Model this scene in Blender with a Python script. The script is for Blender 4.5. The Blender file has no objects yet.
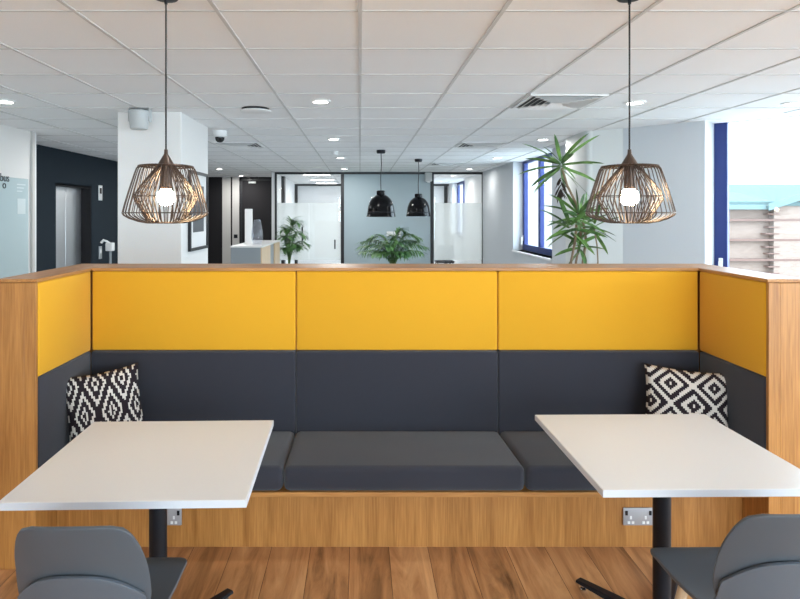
import bpy, bmesh, math, random
from mathutils import Vector, Matrix
R = math.radians
rnd = random.Random(7)
S = bpy.context.scene
COL = S.collection
H = 1.63            # eye height
CZ = 2.51           # ceiling height
GX, GY, GY0 = 0.62, 0.6, 2.61   # ceiling grid

# ------------------------------------------------------------------ materials
def new_mat(name):
    m = bpy.data.materials.new(name); m.use_nodes = True
    nt = m.node_tree
    return m, nt, nt.nodes['Principled BSDF']
def N(nt, typ, **kw):
    n = nt.nodes.new(typ)
    for k, v in kw.items(): setattr(n, k, v)
    return n
def plain(name, col, rough=0.5, metal=0.0, bump=0.0, bscale=200.0, spec=None, coat=0.0):
    m, nt, b = new_mat(name)
    b.inputs['Base Color'].default_value = (*col, 1)
    b.inputs['Roughness'].default_value = rough
    b.inputs['Metallic'].default_value = metal
    if spec is not None: b.inputs['Specular IOR Level'].default_value = spec
    if coat: b.inputs['Coat Weight'].default_value = coat
    tc = N(nt, 'ShaderNodeTexCoord'); no = N(nt, 'ShaderNodeTexNoise')
    no.inputs['Scale'].default_value = bscale; no.inputs['Detail'].default_value = 3
    nt.links.new(tc.outputs['Object'], no.inputs['Vector'])
    # faint unevenness of the colour itself
    mx = N(nt, 'ShaderNodeMix', data_type='RGBA', blend_type='MULTIPLY')
    mx.inputs[0].default_value = 0.08
    mx.inputs[6].default_value = (*col, 1)
    nt.links.new(no.outputs['Color'], mx.inputs[7])
    nt.links.new(mx.outputs[2], b.inputs['Base Color'])
    if bump:
        bp = N(nt, 'ShaderNodeBump'); bp.inputs['Strength'].default_value = bump; bp.inputs['Distance'].default_value = 0.002
        nt.links.new(no.outputs['Fac'], bp.inputs['Height']); nt.links.new(bp.outputs['Normal'], b.inputs['Normal'])
    return m
def emit(name, col, s):
    m, nt, b = new_mat(name)
    b.inputs['Base Color'].default_value = (*col, 1)
    b.inputs['Emission Color'].default_value = (*col, 1)
    b.inputs['Emission Strength'].default_value = s
    return m
def oak(name, dark, light, stretch=(14, 14, 1.1), rough=0.42):
    m, nt, b = new_mat(name); L = nt.links.new
    tc = N(nt, 'ShaderNodeTexCoord'); mp = N(nt, 'ShaderNodeMapping'); mp.inputs['Scale'].default_value = stretch
    L(tc.outputs['Object'], mp.inputs['Vector'])
    n1 = N(nt, 'ShaderNodeTexNoise'); n1.inputs['Scale'].default_value = 1.0; n1.inputs['Detail'].default_value = 6; n1.inputs['Roughness'].default_value = .6; n1.inputs['Distortion'].default_value = 0.8
    L(mp.outputs['Vector'], n1.inputs['Vector'])
    mp2 = N(nt, 'ShaderNodeMapping'); mp2.inputs['Scale'].default_value = tuple(6 * s if s > 5 else 3 * s for s in stretch)
    L(tc.outputs['Object'], mp2.inputs['Vector'])
    n2 = N(nt, 'ShaderNodeTexNoise'); n2.inputs['Scale'].default_value = 1.6; n2.inputs['Detail'].default_value = 4
    L(mp2.outputs['Vector'], n2.inputs['Vector'])
    ad = N(nt, 'ShaderNodeMath', operation='MULTIPLY_ADD'); ad.inputs[1].default_value = .45
    sc = N(nt, 'ShaderNodeMath', operation='MULTIPLY'); sc.inputs[1].default_value = .6
    L(n1.outputs['Fac'], sc.inputs[0]); L(n2.outputs['Fac'], ad.inputs[0]); L(sc.outputs[0], ad.inputs[2])
    cr = N(nt, 'ShaderNodeValToRGB'); cr.color_ramp.elements[0].position = .38; cr.color_ramp.elements[1].position = .66
    cr.color_ramp.elements[0].color = (*dark, 1); cr.color_ramp.elements[1].color = (*light, 1)
    L(ad.outputs[0], cr.inputs[0]); L(cr.outputs[0], b.inputs['Base Color'])
    b.inputs['Roughness'].default_value = rough
    return m
def floor_mat():
    m, nt, b = new_mat('vinyl_plank_floor'); L = nt.links.new
    tc = N(nt, 'ShaderNodeTexCoord')
    mp = N(nt, 'ShaderNodeMapping'); mp.inputs['Rotation'].default_value = (0, 0, R(90)); mp.inputs['Location'].default_value = (.33, .05, 0)
    L(tc.outputs['Object'], mp.inputs['Vector'])
    br = N(nt, 'ShaderNodeTexBrick'); br.offset = .37; br.offset_frequency = 2
    br.inputs['Scale'].default_value = 1; br.inputs['Brick Width'].default_value = 1.5; br.inputs['Row Height'].default_value = .19
    br.inputs['Mortar Size'].default_value = .0012; br.inputs['Bias'].default_value = 0
    br.inputs['Color1'].default_value = (0, 0, 0, 1); br.inputs['Color2'].default_value = (1, 1, 1, 1); br.inputs['Mortar'].default_value = (.5, .5, .5, 1)
    L(mp.outputs['Vector'], br.inputs['Vector'])
    # per plank offset of the grain
    sep = N(nt, 'ShaderNodeVectorMath', operation='SCALE'); sep.inputs['Scale'].default_value = 7.0
    L(br.outputs['Color'], sep.inputs[0])
    add = N(nt, 'ShaderNodeVectorMath', operation='ADD'); L(tc.outputs['Object'], add.inputs[0]); L(sep.outputs[0], add.inputs[1])
    mg = N(nt, 'ShaderNodeMapping'); mg.inputs['Scale'].default_value = (11, 1.3, 1); L(add.outputs[0], mg.inputs['Vector'])
    n1 = N(nt, 'ShaderNodeTexNoise'); n1.inputs['Scale'].default_value = 1; n1.inputs['Detail'].default_value = 7; n1.inputs['Roughness'].default_value = .62; n1.inputs['Distortion'].default_value = 1.2
    L(mg.outputs['Vector'], n1.inputs['Vector'])
    md = N(nt, 'ShaderNodeMath', operation='MULTIPLY_ADD'); md.inputs[1].default_value = .15
    sub = N(nt, 'ShaderNodeMath', operation='SUBTRACT'); sub.inputs[1].default_value = .06
    L(br.outputs['Color'], md.inputs[0]); L(n1.outputs['Fac'], md.inputs[2]); L(md.outputs[0], sub.inputs[0])
    cr = N(nt, 'ShaderNodeValToRGB'); e = cr.color_ramp.elements
    e[0].position = .25; e[0].color = (.14, .06, .022, 1); e[1].position = .78; e[1].color = (.70, .395, .18, 1)
    k = e.new(.5); k.color = (.46, .22, .088, 1)
    L(sub.outputs[0], cr.inputs[0])
    mx = N(nt, 'ShaderNodeMix', data_type='RGBA'); L(br.outputs['Fac'], mx.inputs[0]); L(cr.outputs[0], mx.inputs[6]); mx.inputs[7].default_value = (.06, .025, .012, 1)
    L(mx.outputs[2], b.inputs['Base Color']); b.inputs['Roughness'].default_value = .42
    bp = N(nt, 'ShaderNodeBump'); bp.inputs['Strength'].default_value = .15; bp.inputs['Distance'].default_value = .001; bp.invert = True
    L(br.outputs['Fac'], bp.inputs['Height']); L(bp.outputs['Normal'], b.inputs['Normal'])
    return m
def fabric(name, col, rough=.85, sheen=.2):
    m, nt, b = new_mat(name); L = nt.links.new
    tc = N(nt, 'ShaderNodeTexCoord'); no = N(nt, 'ShaderNodeTexNoise'); no.inputs['Scale'].default_value = 600; no.inputs['Detail'].default_value = 2
    L(tc.outputs['Object'], no.inputs['Vector'])
    big = N(nt, 'ShaderNodeTexNoise'); big.inputs['Scale'].default_value = 2.5; big.inputs['Detail'].default_value = 2; L(tc.outputs['Object'], big.inputs['Vector'])
    mx = N(nt, 'ShaderNodeMix', data_type='RGBA', blend_type='MULTIPLY'); mx.inputs[0].default_value = .18; mx.inputs[6].default_value = (*col, 1)
    L(no.outputs['Fac'], mx.inputs[7])
    L(mx.outputs[2], b.inputs['Base Color'])
    hb = N(nt, 'ShaderNodeMath', operation='MULTIPLY_ADD'); hb.inputs[1].default_value = 9.0; L(big.outputs['Fac'], hb.inputs[0]); L(no.outputs['Fac'], hb.inputs[2])
    bp = N(nt, 'ShaderNodeBump'); bp.inputs['Strength'].default_value = .35; bp.inputs['Distance'].default_value = .0012
    L(hb.outputs[0], bp.inputs['Height']); L(bp.outputs['Normal'], b.inputs['Normal'])
    b.inputs['Roughness'].default_value = rough; b.inputs['Sheen Weight'].default_value = sheen; b.inputs['Sheen Roughness'].default_value = .5
    b.inputs['Specular IOR Level'].default_value = .25
    return m
def lattice_mat(name, pu, pv, ou, ov, stops, both, q=46):
    """woven diamonds: concentric bands around lattice points, stepped like a weave"""
    m, nt, b = new_mat(name); L = nt.links.new
    uv = N(nt, 'ShaderNodeUVMap'); sx = N(nt, 'ShaderNodeSeparateXYZ'); L(uv.outputs[0], sx.inputs[0])
    def mt(op, a, bb=None):
        n = N(nt, 'ShaderNodeMath', operation=op)
        for i, v in enumerate((a, bb)):
            if v is None: continue
            if isinstance(v, (int, float)): n.inputs[i].default_value = v
            else: L(v, n.inputs[i])
        return n.outputs[0]
    def axis(o, p, off):
        snapped = mt('DIVIDE', mt('FLOOR', mt('MULTIPLY', o, q)), q)
        return mt('ABSOLUTE', mt('SUBTRACT', mt('FRACT', mt('ADD', mt('DIVIDE', snapped, p), off)), .5))
    f = mt('ADD', axis(sx.outputs[0], pu, ou), axis(sx.outputs[1], pv, ov))
    if both: f = mt('MINIMUM', f, mt('SUBTRACT', 1.0, f))
    cr = N(nt, 'ShaderNodeValToRGB'); cr.color_ramp.interpolation = 'CONSTANT'; e = cr.color_ramp.elements
    DK, WT = (.02, .014, .018, 1), (.62, .58, .53, 1)
    for i, (p, w) in enumerate(stops):
        k = e[i] if i < 2 else e.new(p)
        k.position = p; k.color = WT if w else DK
    L(f, cr.inputs[0]); L(cr.outputs[0], b.inputs['Base Color']); b.inputs['Roughness'].default_value = .9; b.inputs['Specular IOR Level'].default_value = .2
    no = N(nt, 'ShaderNodeTexNoise'); no.inputs['Scale'].default_value = 300; L(uv.outputs[0], no.inputs['Vector'])
    bp = N(nt, 'ShaderNodeBump'); bp.inputs['Strength'].default_value = .3; bp.inputs['Distance'].default_value = .001
    L(no.outputs['Fac'], bp.inputs['Height']); L(bp.outputs['Normal'], b.inputs['Normal'])
    return m
def glass_mat(name, tint=(1, 1, 1), refl=.45, haze=0.0):
    m, nt, b = new_mat(name); L = nt.links.new
    nt.nodes.remove(b)
    out = nt.nodes['Material Output']
    t = N(nt, 'ShaderNodeBsdfTransparent'); t.inputs[0].default_value = (*tint, 1)
    g = N(nt, 'ShaderNodeBsdfGlossy'); g.inputs['Roughness'].default_value = .02
    lw = N(nt, 'ShaderNodeLayerWeight'); pw = N(nt, 'ShaderNodeMath', operation='POWER'); pw.inputs[1].default_value = 4
    L(lw.outputs['Facing'], pw.inputs[0])
    ma = N(nt, 'ShaderNodeMath', operation='MULTIPLY_ADD'); ma.inputs[1].default_value = refl; ma.inputs[2].default_value = .03; L(pw.outputs[0], ma.inputs[0])
    mx = N(nt, 'ShaderNodeMixShader'); L(ma.outputs[0], mx.inputs[0])
    L(t.outputs[0], mx.inputs[1]); L(g.outputs[0], mx.inputs[2])
    if haze:
        d = N(nt, 'ShaderNodeBsdfTranslucent'); d.inputs[0].default_value = (.9, .93, 1, 1); m2 = N(nt, 'ShaderNodeMixShader'); m2.inputs[0].default_value = haze
        L(mx.outputs[0], m2.inputs[1]); L(d.outputs[0], m2.inputs[2]); mx = m2
    L(mx.outputs[0], out.inputs[0])
    return m
def film_mat(name, col, clear):
    m, nt, b = new_mat(name); L = nt.links.new
    nt.nodes.remove(b); out = nt.nodes['Material Output']
    t = N(nt, 'ShaderNodeBsdfTransparent'); d = N(nt, 'ShaderNodeBsdfDiffuse'); r = N(nt, 'ShaderNodeBsdfTranslucent')
    d.inputs[0].default_value = (*col, 1); r.inputs[0].default_value = (*col, 1)
    m1 = N(nt, 'ShaderNodeMixShader'); m1.inputs[0].default_value = .6; L(d.outputs[0], m1.inputs[1]); L(r.outputs[0], m1.inputs[2])
    m2 = N(nt, 'ShaderNodeMixShader'); m2.inputs[0].default_value = clear; L(m1.outputs[0], m2.inputs[1]); L(t.outputs[0], m2.inputs[2])
    L(m2.outputs[0], out.inputs[0])
    return m
def brick_mat(name):
    m, nt, b = new_mat(name); L = nt.links.new
    tc = N(nt, 'ShaderNodeTexCoord'); mp = N(nt, 'ShaderNodeMapping'); mp.inputs['Rotation'].default_value = (R(90), 0, 0)
    L(tc.outputs['Object'], mp.inputs['Vector'])
    br = N(nt, 'ShaderNodeTexBrick'); br.inputs['Scale'].default_value = 1; br.inputs['Brick Width'].default_value = .23; br.inputs['Row Height'].default_value = .075; br.inputs['Mortar Size'].default_value = .008
    br.inputs['Color1'].default_value = (.155, .108, .086, 1); br.inputs['Color2'].default_value = (.185, .132, .107, 1); br.inputs['Mortar'].default_value = (.175, .135, .115, 1)
    L(mp.outputs['Vector'], br.inputs['Vector']); L(br.outputs['Color'], b.inputs['Base Color']); b.inputs['Roughness'].default_value = .9
    return m
def leaf_mat(name, c1, c2):
    m, nt, b = new_mat(name); L = nt.links.new
    tc = N(nt, 'ShaderNodeTexCoord'); no = N(nt, 'ShaderNodeTexNoise'); no.inputs['Scale'].default_value = 9; L(tc.outputs['Object'], no.inputs['Vector'])
    cr = N(nt, 'ShaderNodeValToRGB'); cr.color_ramp.elements[0].position = .35; cr.color_ramp.elements[1].position = .65
    cr.color_ramp.elements[0].color = (*c1, 1); cr.color_ramp.elements[1].color = (*c2, 1)
    L(no.outputs['Fac'], cr.inputs[0]); L(cr.outputs[0], b.inputs['Base Color']); b.inputs['Roughness'].default_value = .38
    return m
def steel_mat(name):
    m, nt, b = new_mat(name); L = nt.links.new
    tc = N(nt, 'ShaderNodeTexCoord'); mp = N(nt, 'ShaderNodeMapping'); mp.inputs['Scale'].default_value = (300, 300, 3); L(tc.outputs['Object'], mp.inputs['Vector'])
    no = N(nt, 'ShaderNodeTexNoise'); no.inputs['Scale'].default_value = 1; L(mp.outputs[0], no.inputs['Vector'])
    mr = N(nt, 'ShaderNodeMapRange'); mr.inputs['To Min'].default_value = .3; mr.inputs['To Max'].default_value = .45; L(no.outputs['Fac'], mr.inputs['Value']); L(mr.outputs[0], b.inputs['Roughness'])
    b.inputs['Base Color'].default_value = (.72, .74, .76, 1); b.inputs['Metallic'].default_value = 1
    return m

M = {}
M['white_wall'] = plain('white_paint', (.78, .79, .80), .7, bump=.05, bscale=120)
M['column_wall'] = plain('light_grey_column_paint', (.64, .66, .65), .7, bump=.05, bscale=120)
M['grey_wall'] = plain('pale_grey_paint', (.56, .59, .62), .7, bump=.05, bscale=120)
M['cream_wall'] = plain('pillar_paint', (.80, .79, .77), .7, bump=.05, bscale=120)
M['navy_wall'] = plain('navy_paint', (.015, .023, .031), .8, spec=.15)
M['bluegrey'] = plain('blue_grey_paint', (.38, .465, .50), .5)
M['charcoal'] = plain('charcoal_panel', (.018, .017, .019), .7, spec=.2)
M['tile'] = plain('ceiling_tile', (.88, .88, .88), .95, bump=.25, bscale=160)
M['tbar'] = plain('ceiling_tee_bar', (.60, .595, .585), .6)
M['floor'] = floor_mat()
M['added_carpet'] = plain('added_pale_carpet', (.42, .44, .46), .95, bump=.6, bscale=400)  # unseen floor, pale grey added to bounce neutral light onto the ceiling
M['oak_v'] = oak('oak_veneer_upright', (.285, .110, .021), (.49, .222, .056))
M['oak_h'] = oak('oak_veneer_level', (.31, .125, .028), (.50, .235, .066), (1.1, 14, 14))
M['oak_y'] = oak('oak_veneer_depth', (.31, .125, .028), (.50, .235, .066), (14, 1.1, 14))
M['beech'] = oak('pale_wood', (.50, .36, .22), (.66, .50, .33), (16, 16, 1.2))
M['yellow'] = fabric('yellow_wool', (.74, .365, .017), sheen=.1)
M['dark'] = fabric('charcoal_wool', (.029, .030, .041), sheen=.25)
M['laminate'] = plain('white_laminate', (.70, .70, .695), .34)
M['edge'] = plain('grey_table_edge', (.62, .64, .68), .45)
M['black'] = plain('black_powder_coat', (.009, .010, .014), .45, spec=.25)
M['blackfr'] = plain('black_aluminium', (.012, .013, .016), .45)
M['gloss_black'] = plain('gloss_black_enamel', (.003, .003, .004), .14, spec=.18)
M['chairshell'] = plain('grey_polypropylene', (.070, .080, .092), .42, bump=.08, bscale=700)
M['chairseat_lit'] = plain('grey_polypropylene_lit_seat', (.088, .102, .12), .45, bump=.08, bscale=700)  # shell grey made lighter: window light painted into the seat
M['bronze'] = plain('dark_bronze_wire', (.085, .058, .045), .38, .55)
M['cord'] = plain('black_flex', (.015, .014, .014), .6)
M['bulb'] = emit('lit_bulb', (1.0, .78, .48), 60)
M['lens'] = emit('lit_downlight_lens', (1.0, .97, .92), 14)
M['panel_led'] = emit('lit_led_panel', (1.0, .99, .97), 5)
M['whitemetal'] = plain('white_enamel', (.80, .80, .79), .4)
M['greyplastic'] = plain('pale_grey_plastic', (.52, .54, .54), .5)
M['steel'] = steel_mat('brushed_steel')
M['socketmetal'] = plain('satin_socket_metal', (.40, .39, .40), .45, .25)
M['chrome'] = plain('chrome', (.75, .75, .76), .18, 1.0)
M['blueframe'] = plain('blue_window_frame', (.010, .028, .16), .45)
M['bluerebate'] = plain('deep_blue_gasket', (.012, .022, .13), .5)
M['glass'] = glass_mat('clear_glass')
M['vaseglass'] = glass_mat('vase_glass', (.97, .98, 1), .5, .06)
M['film'] = film_mat('frosted_film', (.86, .90, .90), .42)
M['board'] = plain('pale_glass_board', (.50, .61, .63), .22)
M['lettering'] = plain('dark_lettering', (.02, .025, .03), .5)
M['palelettering'] = plain('pale_lettering', (.62, .70, .71), .5)
M['leaf'] = leaf_mat('dracaena_leaf', (.03, .085, .022), (.13, .25, .055))
M['deadleaf'] = plain('withered_leaf', (.045, .03, .022), .8)
M['palm'] = leaf_mat('palm_leaf', (.03, .10, .035), (.13, .26, .085))
M['stem'] = plain('brown_cane', (.22, .16, .10), .8, bump=.5, bscale=60)
M['stemgreen'] = plain('green_stalk', (.12, .2, .06), .6)
M['potgrey'] = plain('grey_planter', (.22, .225, .23), .5)
M['soil'] = plain('potting_soil', (.03, .02, .014), .95, bump=.8, bscale=80)
M['brick'] = brick_mat('pale_brick')
M['brickband'] = plain('red_brick_course', (.115, .066, .054), .9)
M['roofteal'] = plain('teal_roof_sheet', (.085, .122, .122), 1, spec=0)
M['fascia'] = plain('pale_teal_fascia', (.11, .15, .15), 1, spec=0)
M['officerender'] = plain('pale_render', (.24, .22, .21), .9)
M['bounce_ground'] = plain('pale_bounce_ground', (.42, .42, .41), .9)  # unseen ground, made pale to bounce daylight up to the ceiling
M['darkglass'] = plain('sky_reflecting_glass', (.11, .15, .20), .25)
M['photo'] = plain('grey_print', (.10, .11, .12), .6)
M['mat'] = plain('white_mount', (.80, .80, .79), .8)
M['lightgreypanel'] = plain('light_grey_panel', (.60, .585, .56), .6)
M['steelgrey'] = plain('grey_cabinet_panel', (.27, .30, .32), .5)
M['screenblack'] = plain('black_display', (.008, .009, .01), .15)
M['pillow_diamond'] = lattice_mat('ikat_weave', .345, .80, .85, .95, [(0, 0), (.075, 1), (.145, 0), (.30, 1), (.40, 0)], True, 44)
M['pillow_lattice'] = lattice_mat('lattice_weave', .5, .52, .43, .52, [(0, 1), (.04, 0), (.17, 1), (.29, 0), (.44, 1), (.56, 0), (.71, 1), (.83, 0), (.96, 1)], False, 46)

# ------------------------------------------------------------------ mesh helpers
class MB:
    def __init__(s): s.bm = bmesh.new()
    def box(s, x0, x1, y0, y1, z0, z1, mtx=None):
        v = [s.bm.verts.new(p) for p in ((x0,y0,z0),(x1,y0,z0),(x1,y1,z0),(x0,y1,z0),(x0,y0,z1),(x1,y0,z1),(x1,y1,z1),(x0,y1,z1))]
        for f in ((3,2,1,0),(4,5,6,7),(0,1,5,4),(1,2,6,5),(2,3,7,6),(3,0,4,7)): s.bm.faces.new([v[i] for i in f])
        if mtx is not None: bmesh.ops.transform(s.bm, matrix=mtx, verts=v)
        return s
    def rbox(s, x0, x1, y0, y1, z0, z1, r, seg=3, mtx=None):
        n0 = len(s.bm.verts)
        t = bmesh.new()
        v = [t.verts.new(p) for p in ((x0,y0,z0),(x1,y0,z0),(x1,y1,z0),(x0,y1,z0),(x0,y0,z1),(x1,y0,z1),(x1,y1,z1),(x0,y1,z1))]
        for f in ((3,2,1,0),(4,5,6,7),(0,1,5,4),(1,2,6,5),(2,3,7,6),(3,0,4,7)): t.faces.new([v[i] for i in f])
        bmesh.ops.bevel(t, geom=t.edges[:], offset=r, segments=seg, profile=.5, affect='EDGES')
        if mtx is not None: bmesh.ops.transform(t, matrix=mtx, verts=t.verts)
        s.merge(t); return s
    def merge(s, t):
        mp = {v: s.bm.verts.new(v.co) for v in t.verts}
        for f in t.faces:
            try: s.bm.faces.new([mp[v] for v in f.verts])
            except ValueError: pass
        t.free()
    def prism(s, pts, z0, z1):
        a = [s.bm.verts.new((p[0], p[1], z0)) for p in pts]; b = [s.bm.verts.new((p[0], p[1], z1)) for p in pts]
        n = len(pts)
        s.bm.faces.new(a[::-1]); s.bm.faces.new(b)
        for i in range(n): s.bm.faces.new((a[i], a[(i+1)%n], b[(i+1)%n], b[i]))
        return s
    def lathe(s, prof, seg=32, c=(0,0,0), close=False):
        rings = []
        for r, z in prof:
            if r < 1e-6: rings.append([s.bm.verts.new((c[0], c[1], c[2]+z))])
            else: rings.append([s.bm.verts.new((c[0]+r*math.cos(2*math.pi*i/seg), c[1]+r*math.sin(2*math.pi*i/seg), c[2]+z)) for i in range(seg)])
        pairs = list(zip(rings, rings[1:]))
        if close: pairs.append((rings[-1], rings[0]))
        for a, b in pairs:
            for i in range(seg):
                j = (i+1) % seg
                if len(a) == 1 and len(b) == 1: continue
                if len(a) == 1: s.bm.faces.new((a[0], b[j], b[i]))
                elif len(b) == 1: s.bm.faces.new((a[i], a[j], b[0]))
                else: s.bm.faces.new((a[i], a[j], b[j], b[i]))
        return s
    def tube(s, pts, r, seg=8, closed=False):
        pts = [Vector(p) for p in pts]; n = len(pts)
        rr = r if isinstance(r, (list, tuple)) else [r]*n
        rings = []; up = None
        for i, p in enumerate(pts):
            if closed: d = pts[(i+1)%n]-pts[i-1]
            else: d = pts[min(i+1,n-1)]-pts[max(i-1,0)]
            d.normalize()
            if up is None:
                up = Vector((0,0,1)) if abs(d.z) < .9 else Vector((1,0,0))
            a = d.cross(up)
            if a.length < 1e-4: a = d.orthogonal()
            a.normalize(); b = a.cross(d).normalized(); up = b
            rings.append([s.bm.verts.new(p + (a*math.cos(2*math.pi*k/seg)+b*math.sin(2*math.pi*k/seg))*rr[i]) for k in range(seg)])
        m = n if closed else n-1
        for i in range(m):
            A, B = rings[i], rings[(i+1)%n]
            for k in range(seg): s.bm.faces.new((A[k], A[(k+1)%seg], B[(k+1)%seg], B[k]))
        if not closed:
            s.bm.faces.new(rings[0][::-1]); s.bm.faces.new(rings[-1])
        return s
    def cyl(s, p0, p1, r, seg=20): return s.tube([p0, p1], r, seg)
    def xf(s, mtx): bmesh.ops.transform(s.bm, matrix=mtx, verts=s.bm.verts); return s
    def build(s, name, mat, parent=None, loc=(0,0,0), rz=0, bevel=0, smooth=True, angle=35, seg=2):
        bmesh.ops.recalc_face_normals(s.bm, faces=s.bm.faces)
        me = bpy.data.meshes.new(name); s.bm.to_mesh(me); s.bm.free()
        me.materials.append(M[mat] if isinstance(mat, str) else mat)
        if smooth:
            me.polygons.foreach_set('use_smooth', [True]*len(me.polygons)); me.set_sharp_from_angle(angle=R(angle))
        o = bpy.data.objects.new(name, me); COL.objects.link(o)
        o.location = loc; o.rotation_euler = (0, 0, rz)
        if parent: o.parent = parent
        if bevel:
            b = o.modifiers.new('Bevel', 'BEVEL'); b.width = bevel; b.segments = seg; b.limit_method = 'ANGLE'; b.angle_limit = R(40)
        return o
def tag(o, label=None, cat=None, group=None, kind=None):
    if label: o['label'] = label
    if cat: o['category'] = cat
    if group: o['group'] = group
    if kind: o['kind'] = kind
    return o
def thing(name, label, cat, loc=(0,0,0), rz=0, group=None):
    o = bpy.data.objects.new(name, None); o.empty_display_size = .1; COL.objects.link(o)
    o.location = loc; o.rotation_euler = (0, 0, rz)
    return tag(o, label, cat, group)
def copy_tree(o, parent=None):
    c = o.copy(); COL.objects.link(c)
    if parent: c.parent = parent
    for ch in list(o.children): copy_tree(ch, c)
    return c
def struct(o): o['kind'] = 'structure'; return o
def frame2(p0, p1):
    """local frame of a wall run: x along p0->p1, y outwards (right of travel), z up"""
    p0 = Vector((*p0, 0)); d = Vector((*p1, 0)) - p0; L = d.length; d.normalize()
    n = Vector((d.y, -d.x, 0))
    return Matrix(((d.x, n.x, 0, p0.x), (d.y, n.y, 0, p0.y), (0, 0, 1, 0), (0, 0, 0, 1))), L
def wall(name, p0, p1, t, mat, holes=(), z0=0, z1=CZ):
    mtx, L = frame2(p0, p1); b = MB(); s = 0
    for (a, c, za, zb) in sorted(holes):
        if a > s: b.box(s, a, 0, t, z0, z1, mtx)
        if za > z0: b.box(a, c, 0, t, z0, za, mtx)
        if zb < z1: b.box(a, c, 0, t, zb, z1, mtx)
        s = c
    if s < L: b.box(s, L, 0, t, z0, z1, mtx)
    return struct(b.build(name, mat, smooth=False))
def window(name, p0, p1, a, c, za, zb, off, mullions, fw=.09, handle=None, sill=True, lights=None):
    mtx, L = frame2(p0, p1)
    root = struct(bpy.data.objects.new(name, None)); COL.objects.link(root)
    b = MB(); d0, d1 = off, off+.07
    b.box(a, a+fw, d0, d1, za, zb, mtx).box(c-fw, c, d0, d1, za, zb, mtx).box(a+fw, c-fw, d0, d1, za, za+fw, mtx).box(a+fw, c-fw, d0, d1, zb-fw*.7, zb, mtx)
    for m_ in mullions: b.box(m_-fw*.5, m_+fw*.5, d0, d1, za+fw, zb-fw*.7, mtx)
    b.build('window_frame', 'blueframe', root, bevel=.006)
    g = MB(); xs = [a+fw*.5] + list(mullions) + [c-fw*.5]
    g.box(xs[0], xs[-1], d0+.03, d0+.036, za+fw*.5, zb-fw*.4, mtx); g.build('window_pane', 'glass', root, smooth=False)
    if sill:
        s_ = MB(); s_.box(a, c, -.025, d0, za-.03, za, mtx); s_.build('window_sill', 'whitemetal', root, bevel=.004)
    for hx, hz in handle or ():
        h_ = MB(); h_.box(hx-.018, hx+.018, d0-.012, d0, hz-.05, hz+.05, mtx); h_.box(hx-.014, hx+.014, d0-.04, d0-.01, hz-.12, hz+.02, mtx)
        h_.build('window_handle', 'whitemetal', root, bevel=.004)
    return root
def portal(p0, p1, a, c, za, zb, off):
    mtx, L = frame2(p0, p1)
    l = bpy.data.lights.new('daylight_portal', 'AREA'); l.shape = 'RECTANGLE'; l.size = c-a; l.size_y = zb-za
    l.cycles.is_portal = True
    o = bpy.data.objects.new('daylight_portal', l); COL.objects.link(o)
    xdir = mtx.to_3x3() @ Vector((1,0,0)); nin = mtx.to_3x3() @ Vector((0,-1,0))
    z = -nin; y = Vector((0,0,1)); x = y.cross(z)
    rot = Matrix((x, y, z)).transposed()
    o.matrix_world = Matrix.Translation(mtx @ Vector(((a+c)/2, off, (za+zb)/2))) @ rot.to_4x4()

# ------------------------------------------------------------------ shell
PB0, PB1, PR1, PC = (-3.55, -3.5), (5.2, -3.5), (5.2, 3.77), (2.74, 6.25)
RW = 2.63
BACK, FAR = 12.9, 18.2
outline = [PB0, PB1, PR1, PC, (RW, 6.4), (RW, BACK), (2.70, FAR), (-1.98, FAR), (-1.90, 14.7), (-4.14, 14.7), (-4.14, 6.5), (-3.55, 6.5)]
grow = [(-3.9, -3.8), (5.5, -3.8), (5.5, 3.9), (3.0, 6.45), (2.83, 6.5), (2.83, BACK), (2.9, FAR+.3), (-2.2, FAR+.3), (-2.2, 15), (-4.5, 15), (-4.5, 6.4), (-3.9, 6.4)]
struct(MB().box(-3.9, 5.5, -3.8, 3.62, -.12, 0).build('floor', 'floor', smooth=False))
back_ = [(-3.9, 3.62), (5.5, 3.62), (5.5, 3.9)] + grow[3:] + []
struct(MB().prism(back_, -.12, 0).build('floor_added_carpet', 'added_carpet', smooth=False))  # hidden behind the booth, added as a pale light bouncer
struct(MB().prism(grow, CZ, CZ+.12).build('ceiling', 'tile', smooth=False))
# tee-bar grid, trimmed to the rooms
def inside(x, y):
    c = False; n = len(outline)
    for i in range(n):
        (x1, y1), (x2, y2) = outline[i], outline[(i+1) % n]
        if (y1 > y) != (y2 > y) and x < (x2-x1)*(y-y1)/(y2-y1)+x1: c = not c
    return c
def spans(fixed, vert):
    res = []; n = len(outline); cuts = []
    for i in range(n):
        (x1, y1), (x2, y2) = outline[i], outline[(i+1) % n]
        a1, a2, b1, b2 = (x1, x2, y1, y2) if vert else (y1, y2, x1, x2)
        if (a1 > fixed) != (a2 > fixed): cuts.append(b1+(b2-b1)*(fixed-a1)/(a2-a1))
    cuts.sort()
    return [(cuts[i], cuts[i+1]) for i in range(0, len(cuts)-1, 2)]
tb = MB(); w_ = .0092; dz = .005
for i in range(-6, 9):
    x = i*GX
    for a, b in spans(x, True): tb.box(x-w_, x+w_, a, b, CZ-dz, CZ+.002)
for i in range(-10, 27):
    y = GY0+i*GY
    for a, b in spans(y, False): tb.box(a, b, y-w_*.8, y+w_*.8, CZ-dz*.7, CZ+.002)
struct(tb.build('ceiling_grid', 'tbar', smooth=False))

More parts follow.
